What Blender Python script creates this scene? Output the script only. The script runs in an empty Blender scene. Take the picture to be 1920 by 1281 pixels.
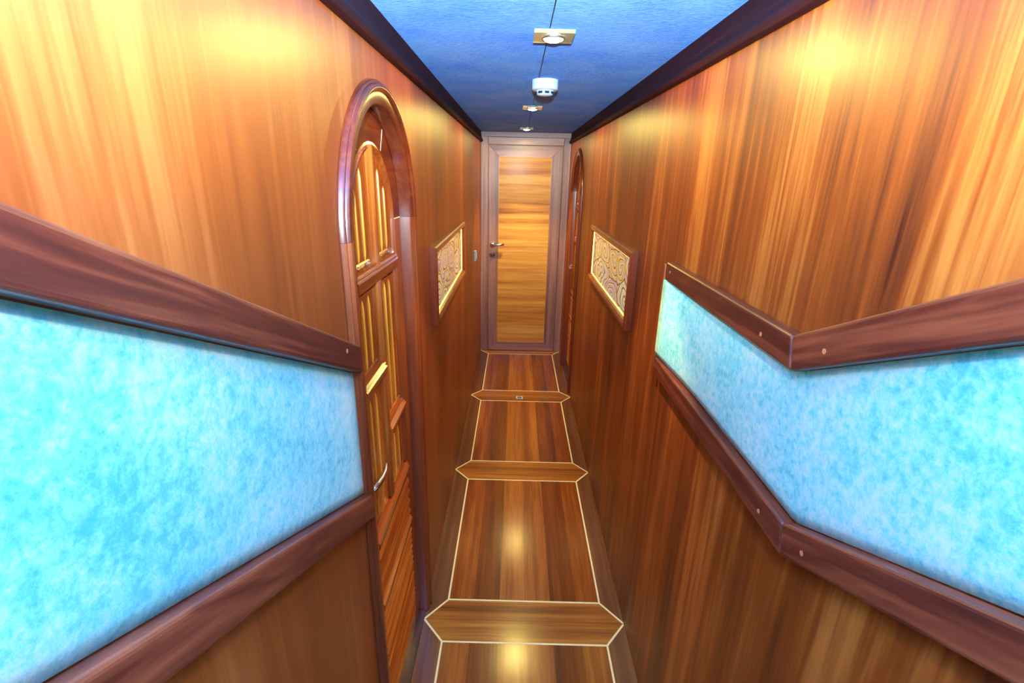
import bpy, bmesh, math, random
from mathutils import Vector, Matrix
random.seed(4)
sc = bpy.context.scene
COL = sc.collection
PI = math.pi

# ---------------------------------------------------------------- dimensions
XL, XR = -0.331, 0.471          # side wall faces
YB, YF = 4.687, -1.40           # end wall, wall behind the photographer
H = 2.05

# ---------------------------------------------------------------- materials
def new_mat(name):
    m = bpy.data.materials.new(name); m.use_nodes = True
    nt = m.node_tree; b = nt.nodes['Principled BSDF']
    return m, nt, b

def lin(c):
    return tuple((v/12.92 if v <= .04045 else ((v+.055)/1.055)**2.4) for v in [x/255 for x in c]) + (1,)

def ramp(nt, fac, stops, interp='LINEAR'):
    r = nt.nodes.new('ShaderNodeValToRGB'); r.color_ramp.interpolation = interp
    el = r.color_ramp.elements
    while len(el) > 1: el.remove(el[-1])
    el[0].position = stops[0][0]; el[0].color = stops[0][1]
    for p, c in stops[1:]:
        e = el.new(p); e.color = c
    nt.links.new(fac, r.inputs['Fac'])
    return r.outputs['Color']

def coords(nt, scale, loc=(0, 0, 0), rot=(0, 0, 0), tilt=0):
    tc = nt.nodes.new('ShaderNodeTexCoord'); mp = nt.nodes.new('ShaderNodeMapping')
    if tilt:                                    # turn the grain to follow a sloping board
        rt_ = nt.nodes.new('ShaderNodeMapping'); rt_.inputs['Rotation'].default_value = (tilt, 0, 0)
        nt.links.new(tc.outputs['Object'], rt_.inputs['Vector']); src = rt_.outputs['Vector']
    else: src = tc.outputs['Object']
    mp.inputs['Scale'].default_value = scale; mp.inputs['Location'].default_value = loc
    mp.inputs['Rotation'].default_value = rot
    nt.links.new(src, mp.inputs['Vector'])
    return mp.outputs['Vector']

def noise(nt, vec, scale=1, detail=4, rough=.55, dist=0):
    n = nt.nodes.new('ShaderNodeTexNoise')
    n.inputs['Scale'].default_value = scale; n.inputs['Detail'].default_value = detail
    n.inputs['Roughness'].default_value = rough; n.inputs['Distortion'].default_value = dist
    nt.links.new(vec, n.inputs['Vector'])
    return n.outputs['Fac']

def math_(nt, op, a, b=None, c=None):
    n = nt.nodes.new('ShaderNodeMath'); n.operation = op
    for i, v in enumerate((a, b, c)):
        if v is None: continue
        if isinstance(v, (int, float)): n.inputs[i].default_value = v
        else: nt.links.new(v, n.inputs[i])
    return n.outputs[0]

def mix(nt, fac, a, b, mode='MIX'):
    n = nt.nodes.new('ShaderNodeMix'); n.data_type = 'RGBA'; n.blend_type = mode
    for k, v in ((0, fac), (6, a), (7, b)):
        if isinstance(v, (int, float)): n.inputs[k].default_value = v
        elif isinstance(v, tuple): n.inputs[k].default_value = v
        else: nt.links.new(v, n.inputs[k])
    return n.outputs[2]

def wood(name, grain='Z', dark=(96, 34, 12), mid=(168, 82, 36), light=(214, 134, 70), across=9, along=.5,
         rough=.32, bands=3.2, fig=.5, planks=None, offset=0, coat=.25, spec=.5, crough=.18, con=1.0, tilt=0):
    """lacquered mahogany; grain = axis the fibres run along"""
    m, nt, b = new_mat(name)
    ax = 'XYZ'.index(grain)
    s = [across]*3; s[ax] = along
    v = coords(nt, s, (offset, offset*1.7, offset*.6), tilt=tilt)
    n1 = noise(nt, v, 1, 5, .6, fig)
    s2 = [bands]*3; s2[ax] = .12
    n2 = noise(nt, coords(nt, s2, (offset+3, offset, 7), tilt=tilt), 1, 2, .5, 0)
    s3 = [150]*3; s3[ax] = 5
    n3 = noise(nt, coords(nt, s3, tilt=tilt), 1, 3, .6, 0)
    s4 = [38]*3; s4[ax] = 1.6
    n4 = noise(nt, coords(nt, s4, (1, 5, offset), tilt=tilt), 1, 3, .6, fig*.6)
    f = math_(nt, 'MULTIPLY_ADD', n1, .50, math_(nt, 'MULTIPLY_ADD', n2, .42, math_(nt, 'MULTIPLY', n4, .30)))
    f = math_(nt, 'MULTIPLY_ADD', n3, .22, math_(nt, 'SUBTRACT', f, .11))
    if planks:                                  # each plank gets its own tone
        axis, w, off = planks
        sep = nt.nodes.new('ShaderNodeSeparateXYZ')
        tc = nt.nodes.new('ShaderNodeTexCoord'); nt.links.new(tc.outputs['Object'], sep.inputs[0])
        q = math_(nt, 'DIVIDE', math_(nt, 'ADD', sep.outputs['XYZ'.index(axis)], off), w)
        wn = nt.nodes.new('ShaderNodeTexWhiteNoise'); wn.noise_dimensions = '1D'
        nt.links.new(math_(nt, 'FLOOR', q), wn.inputs['W'])
        f = math_(nt, 'MULTIPLY_ADD', wn.outputs['Value'], .22, math_(nt, 'SUBTRACT', f, .12))
        fr = math_(nt, 'FRACT', q)
        edge = math_(nt, 'LESS_THAN', fr, .012)
    c = ramp(nt, f, [(.61-.21*con, lin(dark)), (.61, lin(mid)), (.61+.19*con, lin(light))])
    if planks:
        c = mix(nt, math_(nt, 'MULTIPLY', edge, .7), c, (.02, .008, .003, 1))
    nt.links.new(c, b.inputs['Base Color'])
    b.inputs['Roughness'].default_value = rough
    b.inputs['Specular IOR Level'].default_value = spec
    b.inputs['Coat Weight'].default_value = coat; b.inputs['Coat Roughness'].default_value = crough
    bp = nt.nodes.new('ShaderNodeBump'); bp.inputs['Strength'].default_value = .05; bp.inputs['Distance'].default_value = .002
    nt.links.new(n3, bp.inputs['Height']); nt.links.new(bp.outputs[0], b.inputs['Normal'])
    return m

def plain(name, col, rough=.4, metal=0, emit=None, strength=0, trans=0):
    m, nt, b = new_mat(name)
    n = noise(nt, coords(nt, (40, 40, 40)), 1, 3)
    c = ramp(nt, n, [(.3, tuple(x*.9 for x in lin(col)[:3])+(1,)), (.7, lin(col))])
    nt.links.new(c, b.inputs['Base Color'])
    b.inputs['Roughness'].default_value = rough; b.inputs['Metallic'].default_value = metal
    if emit:
        b.inputs['Emission Color'].default_value = emit; b.inputs['Emission Strength'].default_value = strength
    if trans: b.inputs['Transmission Weight'].default_value = trans
    return m

M = {}
M['wall'] = wood('mahogany_wall_veneer', 'Z', (84, 24, 4), (142, 62, 14), (190, 106, 44), across=9, along=.4, rough=.42, bands=3.5, fig=.4, coat=.16, crough=.33, con=1.5)
M['wall_fig'] = wood('figured_mahogany_wall_veneer', 'Z', (60, 14, 2), (138, 58, 9), (198, 112, 38), across=10, along=.8, rough=.42, bands=5, fig=1.0, offset=4.3, coat=.16, crough=.33, con=.95)
M['rail_y'] = wood('dark_mahogany_rail', 'Y', (44, 12, 6), (92, 34, 16), (146, 70, 36), across=30, along=2.6, rough=.42, bands=8, fig=1.6, coat=.12)
M['rail_s'] = wood('dark_mahogany_sloping_rail', 'Y', (44, 12, 6), (92, 34, 16), (146, 70, 36), across=30, along=2.6, rough=.42, bands=8, fig=1.6, coat=.12, tilt=math.atan(.5), offset=1.3)
M['cornice'] = wood('very_dark_mahogany_cornice', 'Y', (28, 6, 8), (50, 14, 14), (84, 30, 20), across=18, along=.8, rough=.65, bands=6, coat=0, spec=.12)
M['casing'] = wood('red_mahogany_casing', 'Z', (70, 22, 10), (118, 46, 18), (160, 78, 34), across=16, along=.6, rough=.28, bands=8, coat=.35)
M['arch'] = wood('dark_red_arch_wood', 'Y', (64, 20, 12), (102, 38, 18), (142, 64, 30), across=12, along=3, rough=.28, bands=4, coat=.35)
M['leaf'] = wood('orange_mahogany_door_wood', 'Z', (88, 30, 8), (150, 66, 18), (206, 120, 40), across=16, along=.8, rough=.22, bands=8, coat=.6)
M['reed_glint'] = wood('mahogany_reeding_lamp_glint', 'Z', (170, 90, 14), (214, 134, 30), (240, 176, 60), across=16, along=.8, rough=.2, bands=8, coat=.6)  # lamp highlights put into the wood colour as paler amber
M['leaf_y'] = wood('orange_mahogany_door_rail_wood', 'Y', (88, 30, 8), (150, 66, 18), (206, 120, 40), across=16, along=.8, rough=.22, bands=8, coat=.6)
M['end_frame'] = wood('brown_mahogany_stile_wood', 'Z', (112, 70, 60), (166, 116, 102), (204, 154, 136), across=16, along=.5, rough=.42, bands=10, coat=.1)
M['end_frame_x'] = wood('brown_mahogany_cross_rail_wood', 'X', (112, 70, 60), (166, 116, 102), (204, 154, 136), across=16, along=.6, rough=.42, bands=10, coat=.1)
M['end_panel'] = wood('golden_horizontal_grain_veneer', 'X', (150, 78, 24), (216, 146, 56), (244, 188, 96), across=24, along=1.0, rough=.5, bands=14, fig=.35, coat=.05, spec=.3)
M['floor_plank'] = wood('varnished_floor_planks', 'Y', (84, 32, 8), (134, 64, 18), (182, 104, 36), across=11, along=.5, rough=.2, bands=12, fig=.5, planks=('X', .107, .246), coat=.5)
M['floor_edge'] = wood('varnished_floor_border', 'Y', (72, 38, 22), (104, 60, 34), (140, 88, 48), across=18, along=.5, rough=.26, bands=8, coat=.4)
M['floor_band'] = wood('varnished_cross_band', 'X', (84, 36, 12), (148, 82, 26), (198, 128, 48), across=22, along=.7, rough=.22, bands=14, coat=.5)
M['inlay'] = plain('cream_inlay_strip', (250, 236, 178), .3)
M['dark'] = plain('dark_gap', (24, 16, 14), .7)
M['sill'] = wood('worn_dark_threshold', 'Y', (30, 20, 16), (66, 40, 28), (110, 66, 36), across=30, along=3, rough=.4, bands=8)
M['plug'] = plain('pale_wood_plug', (206, 122, 70), .4)
M['chrome'] = plain('polished_chrome', (226, 228, 232), .12, 1)
M['satin'] = plain('satin_steel', (200, 200, 205), .28, 1)
M['white'] = plain('white_plastic', (206, 222, 230), .4)
M['slot'] = plain('dark_blue_slot', (16, 44, 92), .6)
M['switch'] = plain('pale_grey_switch_plastic', (180, 186, 206), .35)
M['gold'] = plain('thin_gold_bead', (190, 120, 30), .3)
M['bulb'] = plain('lit_lamp', (255, 250, 225), .4, 0, (1, .93, .62, 1), 60)
M['led'] = plain('lit_yellow_edge_strip', (255, 240, 120), .4, 0, (1, .86, .16, 1), 1.6)

# lamp glass plate
m, nt, b = new_mat('amber_tinted_glass_plate')
b.inputs['Base Color'].default_value = (.9, .86, .50, 1); b.inputs['Roughness'].default_value = .12
b.inputs['Transmission Weight'].default_value = .8; b.inputs['IOR'].default_value = 1.45
M['glass'] = m

# ceiling: blue textile
m, nt, b = new_mat('blue_suede_ceiling_lining')
v = coords(nt, (70, 160, 70))
n = noise(nt, v, 1, 5, .65, .5); n2 = noise(nt, coords(nt, (5, 5, 5)), 1, 3)
f = math_(nt, 'MULTIPLY_ADD', n, .6, math_(nt, 'MULTIPLY', n2, .4))
c = ramp(nt, f, [(.36, (.09, .27, .98, 1)), (.60, (.22, .46, 1, 1))])
nt.links.new(c, b.inputs['Base Color']); b.inputs['Roughness'].default_value = .9
b.inputs['Specular IOR Level'].default_value = .1
bp = nt.nodes.new('ShaderNodeBump'); bp.inputs['Strength'].default_value = .8; bp.inputs['Distance'].default_value = .008
nt.links.new(n, bp.inputs['Height']); nt.links.new(bp.outputs[0], b.inputs['Normal'])
M['ceil'] = m

# turquoise suede
m, nt, b = new_mat('turquoise_suede_upholstery')
n = noise(nt, coords(nt, (60, 60, 60)), 1, 9, .75, .15); n2 = noise(nt, coords(nt, (5, 5, 5)), 1, 3)
n3 = noise(nt, coords(nt, (150, 150, 150)), 1, 4, .6)
f = math_(nt, 'MULTIPLY_ADD', n, .62, math_(nt, 'MULTIPLY_ADD', n2, .30, math_(nt, 'MULTIPLY', n3, .10)))
c = ramp(nt, f, [(.38, (.05, .58, .66, 1)), (.48, (.20, .86, .84, 1)), (.60, (.60, .99, .90, 1))])
nt.links.new(c, b.inputs['Base Color']); b.inputs['Roughness'].default_value = .62
b.inputs['Sheen Weight'].default_value = .25; b.inputs['Sheen Roughness'].default_value = .5
bp = nt.nodes.new('ShaderNodeBump'); bp.inputs['Strength'].default_value = .3; bp.inputs['Distance'].default_value = .003
nt.links.new(n3, bp.inputs['Height']); nt.links.new(bp.outputs[0], b.inputs['Normal'])
M['suede'] = m

def swirl_mat(name, off):
    """flowing spiral bands drawn with dark outlines"""
    m, nt, b = new_mat(name)
    tc = nt.nodes.new('ShaderNodeTexCoord'); s0 = nt.nodes.new('ShaderNodeSeparateXYZ'); mp = nt.nodes.new('ShaderNodeCombineXYZ')
    nt.links.new(tc.outputs['Object'], s0.inputs[0])
    nt.links.new(math_(nt, 'MULTIPLY_ADD', s0.outputs[1], 4.3, off), mp.inputs[0]); nt.links.new(math_(nt, 'MULTIPLY_ADD', s0.outputs[2], 8.6, off*.37), mp.inputs[1])
    nz = nt.nodes.new('ShaderNodeTexNoise'); nz.inputs['Scale'].default_value = .9; nz.inputs['Detail'].default_value = 1
    nt.links.new(mp.outputs[0], nz.inputs['Vector'])
    sub = nt.nodes.new('ShaderNodeVectorMath'); sub.operation = 'SUBTRACT'; sub.inputs[1].default_value = (.5, .5, .5)
    nt.links.new(nz.outputs['Color'], sub.inputs[0])
    scl = nt.nodes.new('ShaderNodeVectorMath'); scl.operation = 'MULTIPLY'; scl.inputs[1].default_value = (.75, .75, 0)
    nt.links.new(sub.outputs[0], scl.inputs[0])
    add = nt.nodes.new('ShaderNodeVectorMath'); add.operation = 'ADD'
    nt.links.new(mp.outputs[0], add.inputs[0]); nt.links.new(scl.outputs[0], add.inputs[1])
    vo = nt.nodes.new('ShaderNodeTexVoronoi'); vo.feature = 'F1'; vo.voronoi_dimensions = '2D'; vo.inputs['Scale'].default_value = 1.0; vo.inputs['Randomness'].default_value = .75
    nt.links.new(add.outputs[0], vo.inputs['Vector'])
    df = nt.nodes.new('ShaderNodeVectorMath'); df.operation = 'SUBTRACT'
    nt.links.new(add.outputs[0], df.inputs[0]); nt.links.new(vo.outputs['Position'], df.inputs[1])
    sp = nt.nodes.new('ShaderNodeSeparateXYZ'); nt.links.new(df.outputs[0], sp.inputs[0])
    r = math_(nt, 'SQRT', math_(nt, 'ADD', math_(nt, 'MULTIPLY', sp.outputs[0], sp.outputs[0]), math_(nt, 'MULTIPLY', sp.outputs[1], sp.outputs[1])))
    ang = math_(nt, 'DIVIDE', math_(nt, 'ARCTAN2', sp.outputs[0], sp.outputs[1]), 2*PI)
    sc2 = nt.nodes.new('ShaderNodeSeparateColor'); nt.links.new(vo.outputs['Color'], sc2.inputs[0])
    sg = math_(nt, 'SUBTRACT', math_(nt, 'MULTIPLY', math_(nt, 'GREATER_THAN', sc2.outputs[0], .5), 2), 1)
    t = math_(nt, 'MULTIPLY_ADD', r, 4.6, math_(nt, 'MULTIPLY', ang, sg))
    ph = math_(nt, 'FRACT', math_(nt, 'ADD', t, 10))
    tint = math_(nt, 'FRACT', math_(nt, 'MULTIPLY_ADD', ph, .45, math_(nt, 'MULTIPLY', sc2.outputs[1], .9)))
    c = ramp(nt, tint, [(0, lin((196, 190, 214))), (.22, lin((238, 222, 128))), (.42, lin((172, 150, 186))), (.6, lin((205, 214, 160))), (.78, lin((232, 196, 74))), (.92, lin((190, 200, 220)))], 'CONSTANT')
    line = math_(nt, 'LESS_THAN', math_(nt, 'ABSOLUTE', math_(nt, 'SUBTRACT', ph, .5)), .10)
    c = mix(nt, line, c, lin((96, 62, 30)))
    ve = nt.nodes.new('ShaderNodeTexVoronoi'); ve.feature = 'DISTANCE_TO_EDGE'; ve.voronoi_dimensions = '2D'; ve.inputs['Scale'].default_value = 1.0; ve.inputs['Randomness'].default_value = .75
    nt.links.new(add.outputs[0], ve.inputs['Vector'])
    c = mix(nt, math_(nt, 'LESS_THAN', ve.outputs['Distance'], .02), c, lin((96, 62, 30)))
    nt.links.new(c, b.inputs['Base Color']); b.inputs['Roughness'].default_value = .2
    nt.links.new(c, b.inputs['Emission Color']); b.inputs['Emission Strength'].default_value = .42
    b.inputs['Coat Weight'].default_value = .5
    return m
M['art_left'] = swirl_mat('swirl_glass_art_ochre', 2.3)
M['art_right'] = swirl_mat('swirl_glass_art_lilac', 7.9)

# ---------------------------------------------------------------- helpers
def link(name, me, mat, parent=None):
    o = bpy.data.objects.new(name, me); COL.objects.link(o)
    if mat is not None: me.materials.append(mat)
    if parent is not None: o.parent = parent
    return o

def finish(name, bm, mat, parent=None, bevel=0, smooth=False, seg=2):
    bmesh.ops.remove_doubles(bm, verts=bm.verts, dist=1e-6)
    bmesh.ops.recalc_face_normals(bm, faces=bm.faces)
    me = bpy.data.meshes.new(name); bm.to_mesh(me); bm.free()
    if smooth:
        for p in me.polygons: p.use_smooth = True
    o = link(name, me, mat, parent)
    if bevel:
        md = o.modifiers.new('Bevel', 'BEVEL'); md.width = bevel; md.segments = seg; md.limit_method = 'ANGLE'; md.angle_limit = .6
        md.harden_normals = False
    return o

def add_box(bm, lo, hi):
    vs = [bm.verts.new((x, y, z)) for x in (lo[0], hi[0]) for y in (lo[1], hi[1]) for z in (lo[2], hi[2])]
    for f in ((0, 1, 3, 2), (4, 6, 7, 5), (0, 4, 5, 1), (2, 3, 7, 6), (0, 2, 6, 4), (1, 5, 7, 3)):
        bm.faces.new([vs[i] for i in f])

def box(name, lo, hi, mat, parent=None, bevel=0):
    bm = bmesh.new(); add_box(bm, lo, hi)
    return finish(name, bm, mat, parent, bevel)

def add_prism(bm, poly, a0, a1, plane='YZ'):
    """polygon in a plane, extruded along the third axis from a0 to a1"""
    def P(u, v, a):
        return {'YZ': (a, u, v), 'XY': (u, v, a), 'XZ': (u, a, v)}[plane]
    A = [bm.verts.new(P(u, v, a0)) for u, v in poly]; B = [bm.verts.new(P(u, v, a1)) for u, v in poly]
    n = len(poly)
    fa = bm.faces.new(A); fb = bm.faces.new(B[::-1])
    for i in range(n): bm.faces.new([A[i], B[i], B[(i+1) % n], A[(i+1) % n]])
    if n > 4:
        fa.normal_update(); fb.normal_update()
        bmesh.ops.triangulate(bm, faces=[fa, fb])

def prism(name, poly, a0, a1, mat, parent=None, plane='YZ', bevel=0):
    bm = bmesh.new(); add_prism(bm, poly, a0, a1, plane)
    return finish(name, bm, mat, parent, bevel)

def sweep(name, path, prof, mat, parent=None, smooth=True):
    """path: list of (origin, axis_a, axis_b); prof: closed list (a, b)"""
    bm = bmesh.new(); rings = []
    for o, a, b_ in path:
        rings.append([bm.verts.new(Vector(o)+Vector(a)*p+Vector(b_)*q) for p, q in prof])
    n = len(prof)
    for r0, r1 in zip(rings, rings[1:]):
        for i in range(n): bm.faces.new([r0[i], r0[(i+1) % n], r1[(i+1) % n], r1[i]])
    bm.faces.new(rings[0]); bm.faces.new(rings[-1][::-1])
    o = finish(name, bm, mat, parent, 0, False)
    if smooth:
        for p in o.data.polygons: p.use_smooth = len(p.vertices) == 4
        md = o.modifiers.new('Split', 'EDGE_SPLIT'); md.split_angle = math.radians(35)
    return o

def lathe(name, prof, mat, parent=None, axis='Z', loc=(0, 0, 0), n=40):
    bm = bmesh.new(); rings = []
    for r, h in prof:
        ring = []
        for i in range(n):
            t = 2*PI*i/n; c, s = r*math.cos(t), r*math.sin(t)
            v = {'Z': (c, s, h), 'X': (h, c, s), 'Y': (c, h, s)}[axis]
            ring.append(bm.verts.new(Vector(v)+Vector(loc)))
        rings.append(ring)
    for r0, r1 in zip(rings, rings[1:]):
        for i in range(n): bm.faces.new([r0[i], r0[(i+1) % n], r1[(i+1) % n], r1[i]])
    bm.faces.new(rings[0]); bm.faces.new(rings[-1])
    o = finish(name, bm, mat, parent)
    for p in o.data.polygons: p.use_smooth = len(p.vertices) == 4
    md = o.modifiers.new('Split', 'EDGE_SPLIT'); md.split_angle = math.radians(40)
    return o

def tube(name, pts, radii, mat, parent=None, n=14, squash=1.0):
    pts = [Vector(p) for p in pts]; bm = bmesh.new(); rings = []
    for i, p in enumerate(pts):
        d = (pts[min(i+1, len(pts)-1)]-pts[max(i-1, 0)]).normalized()
        u = d.cross(Vector((0, 0, 1))).normalized(); w = u.cross(d)
        rings.append([bm.verts.new(p+(u*math.cos(2*PI*k/n)*squash+w*math.sin(2*PI*k/n))*radii[i]) for k in range(n)])
    for r0, r1 in zip(rings, rings[1:]):
        for i in range(n): bm.faces.new([r0[i], r0[(i+1) % n], r1[(i+1) % n], r1[i]])
    bm.faces.new(rings[0]); bm.faces.new(rings[-1])
    o = finish(name, bm, mat, parent)
    for p in o.data.polygons: p.use_smooth = len(p.vertices) == 4
    return o

def empty(name, loc, rz=0):
    o = bpy.data.objects.new(name, None); COL.objects.link(o); o.location = loc; o.rotation_euler = (0, 0, rz)
    o.empty_display_size = .05
    return o

def tag(o, label, cat, group=None):
    o['label'] = label; o['category'] = cat
    if group: o['group'] = group
    return o

def struct(o, label=None, cat=None):
    o['kind'] = 'structure'
    if label: o['label'] = label; o['category'] = cat
    return o

def copy_tree(o, parent=None):
    c = o.copy(); COL.objects.link(c); c.parent = parent
    for ch in list(o.children): copy_tree(ch, c)
    return c

# ---------------------------------------------------------------- side walls with arched openings
SPR, RW = 1.57, .298
def wall_poly(yc):
    pts = [(YF, 0), (yc-RW, 0), (yc-RW, SPR)]
    pts += [(yc-RW*math.cos(PI*i/24), SPR+RW*math.sin(PI*i/24)) for i in range(1, 24)]
    pts += [(yc+RW, SPR), (yc+RW, 0), (YB+.1, 0), (YB+.1, H+.05), (YF, H+.05)]
    return pts
YD1, YD2 = 1.25, 3.985
wl = struct(prism('wall_left', wall_poly(YD1), XL-.09, XL, M['wall']), 'reddish mahogany veneer wall on the left, with the nearer arched door set in it', 'wall')
wr = struct(prism('wall_right', wall_poly(YD2), XR, XR+.09, M['wall_fig']), 'orange mahogany veneer wall on the right, with wavy dark grain figure near the camera', 'wall')
struct(box('wall_back', (XL-.09, YB, 0), (XR+.09, YB+.1, H+.05), M['end_frame']), 'mahogany end wall around the plain door', 'wall')
struct(box('wall_front', (XL-.09, YF-.1, 0), (XR+.09, YF, H+.05), M['wall']), 'mahogany wall behind the viewpoint', 'wall')

# ---------------------------------------------------------------- ceiling with its open seam
SX = .073
bm = bmesh.new()
add_box(bm, (XL-.09, YF, H), (SX-.0016, YB, H+.05)); add_box(bm, (SX+.0016, YF, H), (XR+.09, YB, H+.05))
ce = struct(finish('ceiling', bm, M['ceil']), 'blue suede-lined ceiling with a thin dark lengthwise seam', 'ceiling')
box('seam', (SX-.0016, YF, H+.002), (SX+.0016, YB, H+.04), M['dark'], ce)

# ---------------------------------------------------------------- cornices
def cornice(name, x, s, label):
    prof = [(0, 1.962), (.010, 1.962), (.016, 1.965), (.019, 1.971), (.019, 1.979), (.016, 1.986), (.012, 1.989),
            (.008, 2.000), (.005, 2.015), (.003, 2.032), (.003, H-.0005), (0, H-.0005)]
    path = [((x, YF, 0), (s, 0, 0), (0, 0, 1)), ((x, YB, 0), (s, 0, 0), (0, 0, 1))]
    struct(sweep(name, path, prof, M['cornice']), label, 'cornice')
cornice('trim_1', XL, 1, 'dark mahogany cornice along the top of the left wall')
cornice('trim_2', XR, -1, 'dark mahogany cornice along the top of the right wall')

# ---------------------------------------------------------------- floor
EL, ER = -.246, .388
AP = [-.615, .435, 1.487, 2.538, 3.591, 4.656]        # points of the cross bands
HB = .0975
IW = .0075
floor = struct(box('floor', (XL-.09, YF, -.06), (XR+.09, YB, -.004), M['sill']), 'varnished mahogany floor with cream inlay lines and pointed cross bands', 'floor')
def slab(name, poly, mat, z=0.0, par=None):
    return prism(name, poly, -.004, z, mat, par or floor, 'XY')
bands = []
for k, a in enumerate(AP):
    end = k == len(AP)-1
    # two mitred boards meeting on the point line
    slab('cross_band', [(XL, a), (EL, a-HB), (ER, a-HB), (XR, a)], M['floor_band'])
    if not end: slab('cross_band', [(XL, a+.0012), (XR, a+.0012), (ER, a+HB), (EL, a+HB)], M['floor_band'])
    else: slab('cross_band', [(XL, a+.0012), (XR, a+.0012), (XR, YB), (XL, YB)], M['floor_band'])
for a, b_ in zip(AP, AP[1:]):
    y0, y1 = a+HB, b_-HB
    slab('plank_panel', [(EL, y0), (ER, y0), (ER, y1), (EL, y1)], M['floor_plank'])
    slab('border_board', [(XL, a), (EL, y0), (EL, y1), (XL, b_)], M['floor_edge'])
    slab('border_board', [(XR, a), (XR, b_), (ER, y1), (ER, y0)], M['floor_edge'])
slab('border_board', [(XL, YF), (XR, YF), (XR, AP[0]-.1), (XL, AP[0]-.1)], M['floor_edge'])
# inlay: one flat strip network per bay
def seg_quad(bm, p, q, w, z0, z1):
    p, q = Vector((*p, 0)), Vector((*q, 0)); d = (q-p).normalized(); n = Vector((-d.y, d.x, 0))*w/2
    p = p-d*w*.35; q = q+d*w*.35
    add_prism(bm, [((p+n).x, (p+n).y), ((q+n).x, (q+n).y), ((q-n).x, (q-n).y), ((p-n).x, (p-n).y)], z0, z1, 'XY')
for k, a in enumerate(AP):
    bm = bmesh.new()
    ring = [(XL, a), (EL, a-HB), (ER, a-HB), (XR, a)]
    for p, q in zip(ring, ring[1:]): seg_quad(bm, p, q, IW, -.003, .0005)
    if k < len(AP)-1:
        ring = [(XL, a), (EL, a+HB), (ER, a+HB), (XR, a)]
        for p, q in zip(ring, ring[1:]): seg_quad(bm, p, q, IW, -.003, .0005)
    finish('band_inlay', bm, M['inlay'], floor)
for a, b_ in zip(AP, AP[1:]):
    for x in (EL, ER):
        bm = bmesh.new(); seg_quad(bm, (x, a+HB), (x, b_-HB), IW, -.003, .0006); finish('side_inlay', bm, M['inlay'], floor)

# latch plate let into the third band
t = tag(empty('floor_latch', (.060, 3.556, 0)), 'small steel finger-pull plate let into a pointed floor cross band', 'latch')
bm = bmesh.new()
add_box(bm, (-.026, -.022, .0004), (.026, -.014, .003)); add_box(bm, (-.026, .014, .0004), (.026, .022, .003))
add_box(bm, (-.026, -.014, .0004), (-.017, .014, .003)); add_box(bm, (.017, -.014, .0004), (.026, .014, .003))
finish('plate', bm, M['white'], t)
box('recess', (-.017, -.014, .0004), (.017, .014, .001), M['slot'], t)
tube('pull_bar', [(-.012, 0, .0022), (0, 0, .0032), (.012, 0, .0022)], [.003, .004, .003], M['satin'], t)

# ---------------------------------------------------------------- arched louvre door (left), copied for the right
D = struct(empty('door_1', (XL, YD1, 0)), 'tall arched louvre door with stepped panels in the left wall', 'door')
LW = -.024     # face of the leaf behind the wall face
def arc_path(y0=0, n=36, a0=0, a1=PI):
    out = []
    for i in range(n+1):
        t = a0+(a1-a0)*i/n
        out.append(((0, 0, SPR), (0, -math.cos(t), math.sin(t)), (1, 0, 0)))
    return out
cprof = [(.274, -.050), (.274, .006), (.2765, .010), (.281, .012), (.301, .013), (.303, .0155), (.306, .0185), (.311, .020),
         (.3165, .0185), (.319, .015), (.320, .012), (.3235, .0115), (.326, .008), (.327, .001), (.300, .001), (.296, -.050)]
sweep('arch_casing', arc_path(), cprof, M['arch'], D)
for s in (-1, 1):
    sweep('jamb_casing', [((0, 0, .001), (0, s, 0), (1, 0, 0)), ((0, 0, SPR-.0006), (0, s, 0), (1, 0, 0))], cprof, M['casing'], D)
# leaf
def arch_poly(r, z0, z1=SPR, n=30, cy=0):
    return [(cy-r, z0), (cy-r, z1)] + [(cy-r*math.cos(PI*i/n), z1+r*math.sin(PI*i/n)) for i in range(1, n)] + [(cy+r, z1), (cy+r, z0)]
leaf = prism('leaf', arch_poly(.272, .012), -.052, -.036, M['leaf'], D)
CI, CO = .013, .190           # inner and outer edge of a panel column
for s in (-1, 1):
    y0, y1 = sorted((s*CO, s*.272))
    box('stile', (-.036, y0, .012), (LW, y1, SPR), M['leaf'], D, .002)
# arched top rail: ring from r=CO+ to .272
rp = [(.194, -.036), (.194, LW-.004), (.200, LW), (.272, LW), (.272, -.036)]
ar = sweep('arched_rail', arc_path(), rp, M['arch'], D)
bm = bmesh.new()
for ang in (58, 118):
    a = math.radians(ang); d = Vector((0, -math.cos(a), math.sin(a))); n = Vector((0, math.sin(a), math.cos(a)))
    p, q = d*.203+Vector((0, 0, SPR)), d*.262+Vector((0, 0, SPR))
    add_prism(bm, [((p+n*.0013)[1], (p+n*.0013)[2]), ((q+n*.0013)[1], (q+n*.0013)[2]), ((q-n*.0013)[1], (q-n*.0013)[2]), ((p-n*.0013)[1], (p-n*.0013)[2])], LW-.001, LW+.0006)
for s in (-1, 1):
    y0, y1 = sorted((s*.196, s*.271)); add_box(bm, (LW-.001, y0, SPR-.0015), (LW+.0006, y1, SPR+.0015))
finish('joint_line', bm, M['inlay'], ar)
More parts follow.
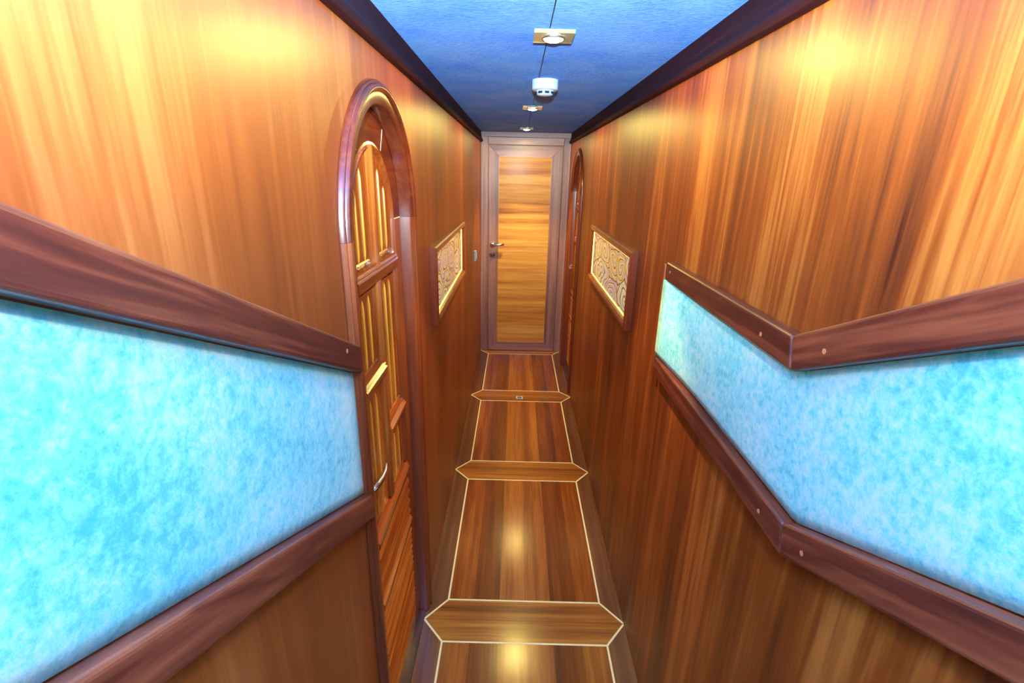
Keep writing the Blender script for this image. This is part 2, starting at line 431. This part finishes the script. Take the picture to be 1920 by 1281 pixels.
# beaded moulding strip profile runs: vertical beads beside mullion and stiles
def bead_v(name, y, w, z0, z1, par=D):
    prof = [(-w, -.036), (-w, LW-.002), (-w*.72, LW+.003), (-w*.45, LW-.001), (-w*.2, LW+.005), (w*.2, LW+.005), (w*.45, LW-.001), (w*.72, LW+.003), (w, LW-.002), (w, -.036)]
    return sweep(name, [((0, y, z0), (0, 1, 0), (1, 0, 0)), ((0, y, z1), (0, 1, 0), (1, 0, 0))], prof, M['leaf'], par)
def rail_block(y0, y1, z, h=.022, par=D):
    """horizontal transom with stepped beads"""
    prof = [(-h, -.036), (-h, LW+.004), (-h*.5, LW+.010), (h*.15, LW+.010), (h*.30, LW+.004), (h*.55, LW+.007), (h*.7, LW+.001), (h, LW+.003), (h, -.036)]
    return sweep('cross_rail', [((0, y0, z), (0, 0, 1), (1, 0, 0)), ((0, y1, z), (0, 0, 1), (1, 0, 0))], prof, M['leaf_y'], par)
bead_v('mullion', 0, .019, .775, SPR+.190)
for s in (-1, 1):
    bead_v('side_bead', s*(CO-.004), .010, .775, SPR)
bprof = [(.180, -.036), (.180, LW-.002), (.183, LW+.003), (.187, LW-.001), (.190, LW+.002), (.196, LW+.001), (.196, -.036)]
sweep('arched_bead', arc_path(), bprof, M['leaf'], D)
rail_block(-CO, CO, 1.455, .024)
rail_block(-CO, 0-.006, 1.190)
rail_block(.006, CO, .985)
rail_block(-CO, CO, .745)
rail_block(-CO, CO, .530)
# raised and fielded panels, edges pinched like a ribbon fold
def fielded(poly_fn, z0, z1, yc, hw, arch=False):
    bm = bmesh.new()
    def outline(ins):
        pts = []
        w = hw-ins; a, b_ = z0+ins*.8, z1-ins*.8
        if arch:
            R = .192-ins
            pts = [(yc-w, a), (yc+w, a)]
            ys = [yc+w-2*w*i/12 for i in range(13)]
            for y in ys:
                z = SPR+math.sqrt(max(R*R-y*y, 0)) if abs(y) < R else SPR
                pts.append((y, z))
            return pts
        return [(yc-w, a), (yc+w, a), (yc+w, b_), (yc-w, b_)]
    lv = [(0.002, -.0355), (.012, -.034), (.016, -.0285), (.021, -.0315)]
    rings = [[bm.verts.new((x, y, z)) for y, z in outline(i)] for i, x in lv]
    for r0, r1 in zip(rings, rings[1:]):
        n = len(r0)
        for i in range(n): bm.faces.new([r0[i], r0[(i+1) % n], r1[(i+1) % n], r1[i]])
    f = bm.faces.new(rings[-1])
    o = finish('raised_panel', bm, M['leaf'], D)
    # two rounded ribs that run up the panel and dip into it at both ends
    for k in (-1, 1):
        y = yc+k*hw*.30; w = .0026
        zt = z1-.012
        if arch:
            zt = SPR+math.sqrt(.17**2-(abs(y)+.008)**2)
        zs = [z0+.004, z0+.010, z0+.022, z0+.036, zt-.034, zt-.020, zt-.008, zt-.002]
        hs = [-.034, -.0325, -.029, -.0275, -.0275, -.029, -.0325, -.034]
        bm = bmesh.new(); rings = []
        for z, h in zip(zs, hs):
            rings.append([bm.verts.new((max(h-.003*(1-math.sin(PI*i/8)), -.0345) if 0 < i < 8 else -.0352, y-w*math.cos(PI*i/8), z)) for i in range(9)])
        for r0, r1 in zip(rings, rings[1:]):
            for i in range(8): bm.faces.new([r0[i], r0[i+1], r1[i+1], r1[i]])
        rb = finish('rib', bm, M['reed_glint'], o)  # rib colour carries the painted lamp glint
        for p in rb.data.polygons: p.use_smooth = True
    return o
PC = (CI+CO)/2; PH = (CO-CI)/2-.006
for s in (-1, 1): fielded(None, 1.478, SPR+.15, s*PC, PH, True)
fielded(None, 1.212, 1.432, -PC, PH); fielded(None, .768, 1.168, -PC, PH)
fielded(None, 1.008, 1.432, PC, PH); fielded(None, .768, .963, PC, PH)
# louvres
def louvers(z0, z1, n):
    bm = bmesh.new(); p = (z1-z0)/n
    for i in range(n):
        z = z0+p*(i+.5)
        poly = [(LW+.004, z-p*.52), (LW+.007, z-p*.22), (-.033, z+p*.48), (-.036, z+p*.34)]
        A = [bm.verts.new((x, -CO+.004, zz)) for x, zz in poly]; B = [bm.verts.new((x, CO-.004, zz)) for x, zz in poly]
        bm.faces.new(A); bm.faces.new(B[::-1])
        for k in range(4): bm.faces.new([A[k], B[k], B[(k+1) % 4], A[(k+1) % 4]])
    lo = finish('louvre_panel', bm, M['leaf_y'], D)
    lo.data.materials.append(M['reed_glint'])
    for p_ in lo.data.polygons:                 # lamp glint painted as a paler nosing on every slat
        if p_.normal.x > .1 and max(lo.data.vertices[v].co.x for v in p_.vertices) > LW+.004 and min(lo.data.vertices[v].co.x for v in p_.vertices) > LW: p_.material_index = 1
    return lo
louvers(.556, .720, 4)
louvers(.110, .505, 16)
box('bottom_rail', (-.036, -CO, .012), (LW, CO, .100), M['leaf_y'], D, .002)
box('threshold', (-.052, -.272, .0005), (-.001, .272, .008), M['sill'], D, .001)
# lever handle
hd = lathe('handle', [(.0, LW-.001), (.021, LW-.001), (.021, LW+.003), (.017, LW+.006), (.009, LW+.007), (.009, LW+.020), (0, LW+.020)], M['chrome'], D, 'X', (0, -.238, .955))
tube('lever', [(LW+.016, -.246, .955), (LW+.020, -.236, .955), (LW+.023, -.21, .953), (LW+.026, -.18, .951), (LW+.026, -.15, .951), (LW+.022, -.125, .953), (LW+.016, -.108, .955)],
     [.007, .0095, .0095, .0085, .0075, .006, .003], M['chrome'], hd)
lathe('keyhole_rose', [(.0, LW-.001), (.014, LW-.001), (.014, LW+.002), (.010, LW+.004), (0, LW+.004)], M['chrome'], D, 'X', (0, -.238, .88), 24)

D2 = copy_tree(D); D2.name = 'door_2'; D2.location = (XR, YD2, 0); D2.rotation_euler = (0, 0, PI)
D2['label'] = 'tall arched louvre door in the right wall beside the end door'

# ---------------------------------------------------------------- end door
E3 = struct(empty('door_3', (0.0725, YB, 0)), 'flat end door with golden horizontal-grain panel and steel lever', 'door')
cx = .0725
def ex(x): return x-cx
# casing
for a, b_ in ((XL, -.264), (.408, XR)):
    box('jamb', (ex(a), -.030, 0), (ex(b_), 0, 2.008), M['end_frame'], E3, .003)
box('header', (ex(-.264), -.036, 1.944), (ex(.408), 0, 2.006), M['end_frame_x'], E3, .003)
box('top_strip', (ex(XL), -.028, 2.008), (ex(XR), 0, H-.0005), M['end_frame_x'], E3, .002)
# leaf: mitred frame round a veneer panel
lx0, lx1, lz1 = -.259, .403, 1.936
px0, px1, pz0, pz1 = -.170, .309, .090, 1.848
F0, F1 = -.026, 0
prism('stile', [(ex(lx0), .004), (ex(px0), pz0), (ex(px0), pz1), (ex(lx0), lz1)], F0, F1, M['end_frame'], E3, 'XZ', .0015)
prism('stile', [(ex(lx1), .004), (ex(lx1), lz1), (ex(px1), pz1), (ex(px1), pz0)], F0, F1, M['end_frame'], E3, 'XZ', .0015)
prism('top_rail', [(ex(lx0), lz1), (ex(px0), pz1), (ex(px1), pz1), (ex(lx1), lz1)], F0, F1, M['end_frame_x'], E3, 'XZ', .0015)
prism('bottom_rail', [(ex(lx0), .004), (ex(lx1), .004), (ex(px1), pz0), (ex(px0), pz0)], F0, F1, M['end_frame_x'], E3, 'XZ', .0015)
box('veneer_panel', (ex(px0)+.004, -.021, pz0+.004), (ex(px1)-.004, -.002, pz1-.004), M['end_panel'], E3)
bm = bmesh.new(); g = .005
for a, b_ in (((px0, pz0), (px1, pz0+g)), ((px0, pz1-g), (px1, pz1)), ((px0, pz0), (px0+g, pz1)), ((px1-g, pz0), (px1, pz1))):
    add_box(bm, (ex(a[0]), -.024, a[1]), (ex(b_[0]), -.003, b_[1]))
finish('bead', bm, M['gold'], E3)
hd = lathe('handle', [(0, -.026), (.026, -.026), (.026, -.032), (.021, -.036), (.011, -.037), (.011, -.066), (0, -.066)], M['chrome'], E3, 'Y', (ex(-.218), 0, 1.062))
tube('lever', [(ex(-.226), -.058, 1.062), (ex(-.210), -.064, 1.062), (ex(-.175), -.068, 1.067), (ex(-.145), -.068, 1.070), (ex(-.110), -.064, 1.070)],
     [.009, .012, .012, .012, .010], M['satin'], hd)
lk = lathe('lock_rose', [(0, -.026), (.025, -.026), (.025, -.034), (.020, -.038), (0, -.038)], M['chrome'], E3, 'Y', (ex(-.220), 0, .966))
box('thumb_turn', (ex(-.224), -.056, .952), (ex(-.216), -.038, .980), M['chrome'], lk, .002)

# ---------------------------------------------------------------- sloping rails and turquoise panels
S = .5
def Lz(z, y): return z+(.94-y)*S
yn = -.28
RX = .0255
def rail(name, polys, side, label, plugs):
    """polys: list of (part name, polygon, material); one entry = a single board"""
    s_ = 1 if side == 'L' else -1
    x = XL if side == 'L' else XR
    t = tag(empty(name, (x, polys[0][1][0][0], polys[0][1][0][1])), label, 'handrail')
    parts = []
    for pn, poly, mt in polys:
        x0, x1 = sorted((0, s_*RX))
        o = prism(pn, poly, x+x0, x+x1, M[mt], None, 'YZ', .006)
        o.modifiers['Bevel'].segments = 3
        o.parent = t; o.matrix_parent_inverse = Matrix.Translation(-t.location)
        parts.append(o)
    for k, y, z in plugs:
        p = lathe('wood_plug', [(0, -.001), (.0042, -.001), (.0042, .0006), (0, .0006)], M['plug'], parts[k], 'X', (0, 0, 0), 14)
        p.location = (x+s_*RX, y, z); p.rotation_euler = (0, 0, 0 if s_ > 0 else PI)
    return t
yd = YD1-.327           # near edge of the left casing
rail('handrail', [('board', [(yd, Lz(1.357, yd)), (yd, Lz(1.298, yd)), (yn, Lz(1.300, yn)), (yn, Lz(1.360, yn))], 'rail_s')], 'L',
     'upper sloping mahogany rail on the left wall, ending at the arched door', [(0, .84, 1.385)])
rail('handrail', [('board', [(yd, Lz(1.003, yd)), (yd, Lz(.942, yd)), (yn, Lz(.944, yn)), (yn, Lz(1.004, yn))], 'rail_s')], 'L',
     'lower sloping mahogany rail on the left wall, under the turquoise panel', [])
# fabric left
def panel_grid(name, top, bot, ys, x_of, xwall, label):
    """padded panel: front grid between a lower and an upper line"""
    bm = bmesh.new(); nz = 14; F = []
    for y in ys:
        a, b_ = bot(y), top(y)
        F.append([bm.verts.new((x_of(y, k/nz), y, a+(b_-a)*k/nz)) for k in range(nz+1)])
    for r0, r1 in zip(F, F[1:]):
        for i in range(nz): bm.faces.new([r0[i], r0[i+1], r1[i+1], r1[i]])
    B = [[bm.verts.new((xwall, v.co.y, v.co.z)) for v in (r[0], r[-1])] for r in F]
    for i in range(len(F)-1):
        bm.faces.new([F[i][0], F[i+1][0], B[i+1][0], B[i][0]]); bm.faces.new([F[i][-1], B[i][1], B[i+1][1], F[i+1][-1]])
        bm.faces.new([B[i][0], B[i+1][0], B[i+1][1], B[i][1]])
    bm.faces.new(F[0]+[B[0][1], B[0][0]]); bm.faces.new(F[-1]+[B[-1][1], B[-1][0]])
    o = finish(name, bm, M['suede'])
    for p in o.data.polygons: p.use_smooth = abs(p.normal.x) > .5
    return tag(o, label, 'wall panel')
def pad(t, d=.004, e=.07):
    u = min(t, 1-t)/e
    return d*(1-(1-min(u, 1))**2)
ys = [yn+(yd-.001-yn)*i/24 for i in range(25)]
panel_grid('upholstered_panel', lambda y: Lz(1.2975, y), lambda y: Lz(1.0045, y), ys, lambda y, t: XL+.003+pad(t)*min(1, (yd-y)/.02+.2), XL+.0002,
           'turquoise suede panel sloping up the left wall between two rails')
# right side
KU, KL = .741, .655
def up(z, y, k): return z+max(0, k-y)*S
e0 = 1.442
kt, kb = KU+.006, KU-.010
rail('handrail', [('level_board', [(e0, 1.465), (e0-.010, 1.412), (kb, 1.410), (kt, 1.466)], 'rail_y'),
                   ('sloping_board', [(kt, 1.466), (kb, 1.410), (yn, up(1.410, yn, kb)), (yn, up(1.466, yn, kt))], 'rail_s')], 'R',
     'upper mahogany rail on the right wall, level then bending upwards', [(0, 1.395, 1.443), (0, .84, 1.437), (1, .66, 1.470)])
kt, kb = KL+.008, KL-.006
rail('handrail', [('level_board', [(e0, 1.166), (e0, 1.112), (kb, 1.115), (kt, 1.170)], 'rail_y'),
                   ('sloping_board', [(kt, 1.170), (kb, 1.115), (yn, up(1.115, yn, kb)), (yn, up(1.170, yn, kt))], 'rail_s')], 'R',
     'lower mahogany rail on the right wall under the turquoise panel', [(0, .73, 1.140), (1, .60, 1.165)])
yfar = 1.452
ys = sorted(set([yn+(yfar-yn)*i/40 for i in range(41)]+[KL, KU]))
def xr_of(y, t):
    q = max(0, min(1, (y-1.10)/(yfar-1.10)))
    return XR-.003-pad(t)*min(1, (yfar-y)/.02+.2)-.020*q**1.5
pr = panel_grid('upholstered_panel', lambda y: up(1.4095, y, KU-.010), lambda y: up(1.1715, y, KL+.008), ys, xr_of, XR-.0002,
           'turquoise suede panel on the right wall, level far end and rising near end')
po = box('edge_strip', (XR-.024, yfar+.0005, 1.105), (XR-.0002, yfar+.020, 1.455), M['wall_fig'], pr, .003)
po['label'] = 'thin upright wooden strip closing the far end'

# ---------------------------------------------------------------- swirl pictures
def picture(side, label):
    s = 1 if side == 'L' else -1
    x = XL if side == 'L' else XR
    t = tag(empty('framed_artwork', (x, 2.425, 1.268)), label, 'picture', 'framed swirl artworks facing each other')
    hy, hz, w = .545, .158, .034
    prof = [(0, 0), (0, .020), (.004, .026), (.012, .029), (.022, .028), (.026, .024), (.030, .020), (w, .012), (w, 0)]
    corners = [(-1, -1), (1, -1), (1, 1), (-1, 1)]
    bm = bmesh.new(); rings = []
    for cy, cz in corners:
        rings.append([bm.verts.new((s*q, cy*(hy-p), cz*(hz-p))) for p, q in prof])
    n = len(prof)
    for i in range(4):
        r0, r1 = rings[i], rings[(i+1) % 4]
        for k in range(n-1): bm.faces.new([r0[k], r0[k+1], r1[k+1], r1[k]])
        bm.faces.new([r0[-1], r0[0], r1[0], r1[-1]])
    fr = finish('frame', bm, M['casing'], t)
    iy, iz = hy-w, hz-w
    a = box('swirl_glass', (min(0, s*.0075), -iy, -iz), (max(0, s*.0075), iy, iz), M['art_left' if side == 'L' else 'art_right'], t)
    bm = bmesh.new(); g = .004; x0, x1 = sorted((s*.0076, s*.0105))
    add_box(bm, (x0, -iy, -iz), (x1, iy, -iz+g)); add_box(bm, (x0, -iy, iz-g), (x1, iy, iz))
    add_box(bm, (x0, -iy, -iz+g), (x1, -iy+g, iz-g)); add_box(bm, (x0, iy-g, -iz+g), (x1, iy, iz-g))
    finish('light_strip', bm, M['led'], t)
    return t
picture('L', 'framed swirl glass artwork on the left wall between arched door and light switch')
picture('R', 'framed swirl glass artwork on the right wall beyond the turquoise panel')

# light switch
t = tag(empty('light_switch', (XL, 3.93, 1.07)), 'small pale grey light switch on the left wall near the end door', 'light switch')
box('plate', (0.0003, -.022, -.042), (.016, .022, .042), M['switch'], t, .004)
box('rocker', (.016, -.012, -.026), (.021, .012, .026), M['white'], t, .002)

# ---------------------------------------------------------------- ceiling downlights
def downlight():
    t = empty('ceiling_downlight', (0, 0, H))
    bm = bmesh.new(); o_, i_ = .052, .0297
    n = 32
    # square plate with a round hole
    top, bot = [], []
    def sq(a):
        c, s_ = math.cos(a), math.sin(a); k = o_/max(abs(c), abs(s_)); return c*k, s_*k
    for z in (-.010, -.001):
        ro, ri = [], []
        for k in range(n):
            a = 2*PI*(k+.5)/n+0
            x, y = sq(2*PI*k/n)
            ro.append(bm.verts.new((x, y, z))); ri.append(bm.verts.new((i_*math.cos(2*PI*k/n), i_*math.sin(2*PI*k/n), z)))
        top.append((ro, ri))
    (o0, i0), (o1, i1) = top
    for k in range(n):
        j = (k+1) % n
        bm.faces.new([o0[k], o0[j], i0[j], i0[k]]); bm.faces.new([o1[k], i1[k], i1[j], o1[j]])
        bm.faces.new([o0[k], o1[k], o1[j], o0[j]]); bm.faces.new([i0[k], i0[j], i1[j], i1[k]])
    finish('glass_plate', bm, M['glass'], t)
    lathe('ring', [(.0258, -.001), (.0258, -.012), (.0275, -.0135), (.0295, -.012), (.0295, -.001)], M['satin'], t)
    lathe('lamp', [(0, -.001), (.0245, -.001), (.0255, -.011), (.024, -.0145), (.017, -.0175), (.008, -.019), (0, -.0195)], M['bulb'], t)
    return t
LG = [(.086, 1.470), (.073, 2.935), (.065, 4.235)]
labs = ['lit square glass ceiling downlight nearest the camera, in front of the smoke detector', 'lit ceiling downlight just behind the smoke detector', 'lit ceiling downlight closest to the end door']
base = downlight()
for i, (x, y) in enumerate(LG):
    o = base if i == 0 else copy_tree(base)
    o.location = (x, y, H-.0008); tag(o, labs[i], 'ceiling light', 'square downlights along the ceiling seam')
o = copy_tree(base); o.location = (.09, .06, H-.0008); tag(o, 'lit ceiling downlight overhead of the viewpoint, out of view', 'ceiling light', 'square downlights along the ceiling seam')

# smoke detector
t = tag(empty('smoke_detector', (.100, 2.135, H)), 'white round smoke detector on the blue ceiling between downlights', 'smoke detector')
lathe('base', [(0, -.0008), (.0515, -.0008), (.0515, -.012), (.050, -.013), (.0515, -.0145), (.0510, -.034), (.046, -.038), (0, -.038)], M['white'], t, 'Z')
vr = lathe('cap', [(0, -.038), (.036, -.038), (.031, -.052), (.029, -.054), (.014, -.057), (0, -.0575)], M['white'], t, 'Z')
for k in range(8):
    a = 2*PI*k/8+.2
    bm = bmesh.new(); add_box(bm, (-.0085, -.002, -.0045), (.0085, .002, .0045))
    v_ = finish('vent_slot', bm, M['slot'], vr)
    v_.location = (.0335*math.sin(a), -.0335*math.cos(a), -.0455); v_.rotation_euler = (-.34, 0, a)

# ---------------------------------------------------------------- lights
def spot(name, loc, aim, power, col, size, blend, rad=.02):
    d = bpy.data.lights.new(name, 'SPOT'); d.energy = power; d.color = col; d.spot_size = math.radians(size); d.spot_blend = blend
    d.shadow_soft_size = rad
    o = bpy.data.objects.new(name, d); COL.objects.link(o); o.location = loc
    o.rotation_euler = (Vector(aim)-Vector(loc)).to_track_quat('-Z', 'Y').to_euler()
    return o
for i, (x, y) in enumerate(LG+[(.09, .06)]):
    spot('downlight_lamp', (x, y, H-.030), (x, y, 0), [14, 17, 9, 14][i], (1, .76, .18), [174, 174, 174, 120][i], .15, .018)
    if i < 3: spot('downlight_beam', (x, y, H-.030), (x, y, 0), [44, 46, 60][i], (1, .82, .34), [66, 70, 80][i], [.35, .35, .6][i], .018)
spot('camera_flash', (.0, -.12, 1.80), (.04, 1.0, 2.95), 620, (.66, .90, 1.0), 150, 1.0, .015)
# blue fill light added behind the photographer to brighten ceiling and walls
d = bpy.data.lights.new('rear_fill_light', 'AREA'); d.shape = 'RECTANGLE'; d.size = .7; d.size_y = .9; d.energy = 4; d.color = (.40, .70, 1.0)
o = bpy.data.objects.new('rear_fill_light', d); COL.objects.link(o); o.location = (.07, YF+.05, 1.3)
o.rotation_euler = (Vector((0, 1, .25))).to_track_quat('-Z', 'Z').to_euler()

w = bpy.data.worlds.new('World'); sc.world = w; w.use_nodes = True
w.node_tree.nodes['Background'].inputs['Color'].default_value = (.5, .6, .8, 1)
w.node_tree.nodes['Background'].inputs['Strength'].default_value = .3

# ---------------------------------------------------------------- camera (solved from the photograph)
f, p, r, yw, hc = 913.78, .33145, .02344, -.002883, 1.7006
fw = Vector((math.sin(yw)*math.cos(p), math.cos(yw)*math.cos(p), -math.sin(p)))
rt = Vector((math.cos(yw), -math.sin(yw), 0)); upv = rt.cross(fw)
rt2 = rt*math.cos(r)+upv*math.sin(r); up2 = upv*math.cos(r)-rt*math.sin(r)
cd = bpy.data.cameras.new('camera'); cam = bpy.data.objects.new('camera', cd); COL.objects.link(cam)
mw = Matrix.Identity(4)
for i in range(3):
    mw[i][0] = rt2[i]; mw[i][1] = up2[i]; mw[i][2] = -fw[i]
mw[2][3] = hc
cam.matrix_world = mw
cd.sensor_width = 36; cd.lens = f*36/1920; cd.clip_start = .02
sc.camera = cam
sc.view_settings.view_transform = 'Standard'; sc.view_settings.look = 'None'
sc.view_settings.gamma = 1; sc.view_settings.use_curve_mapping = False
sc.view_settings.exposure = 0.12
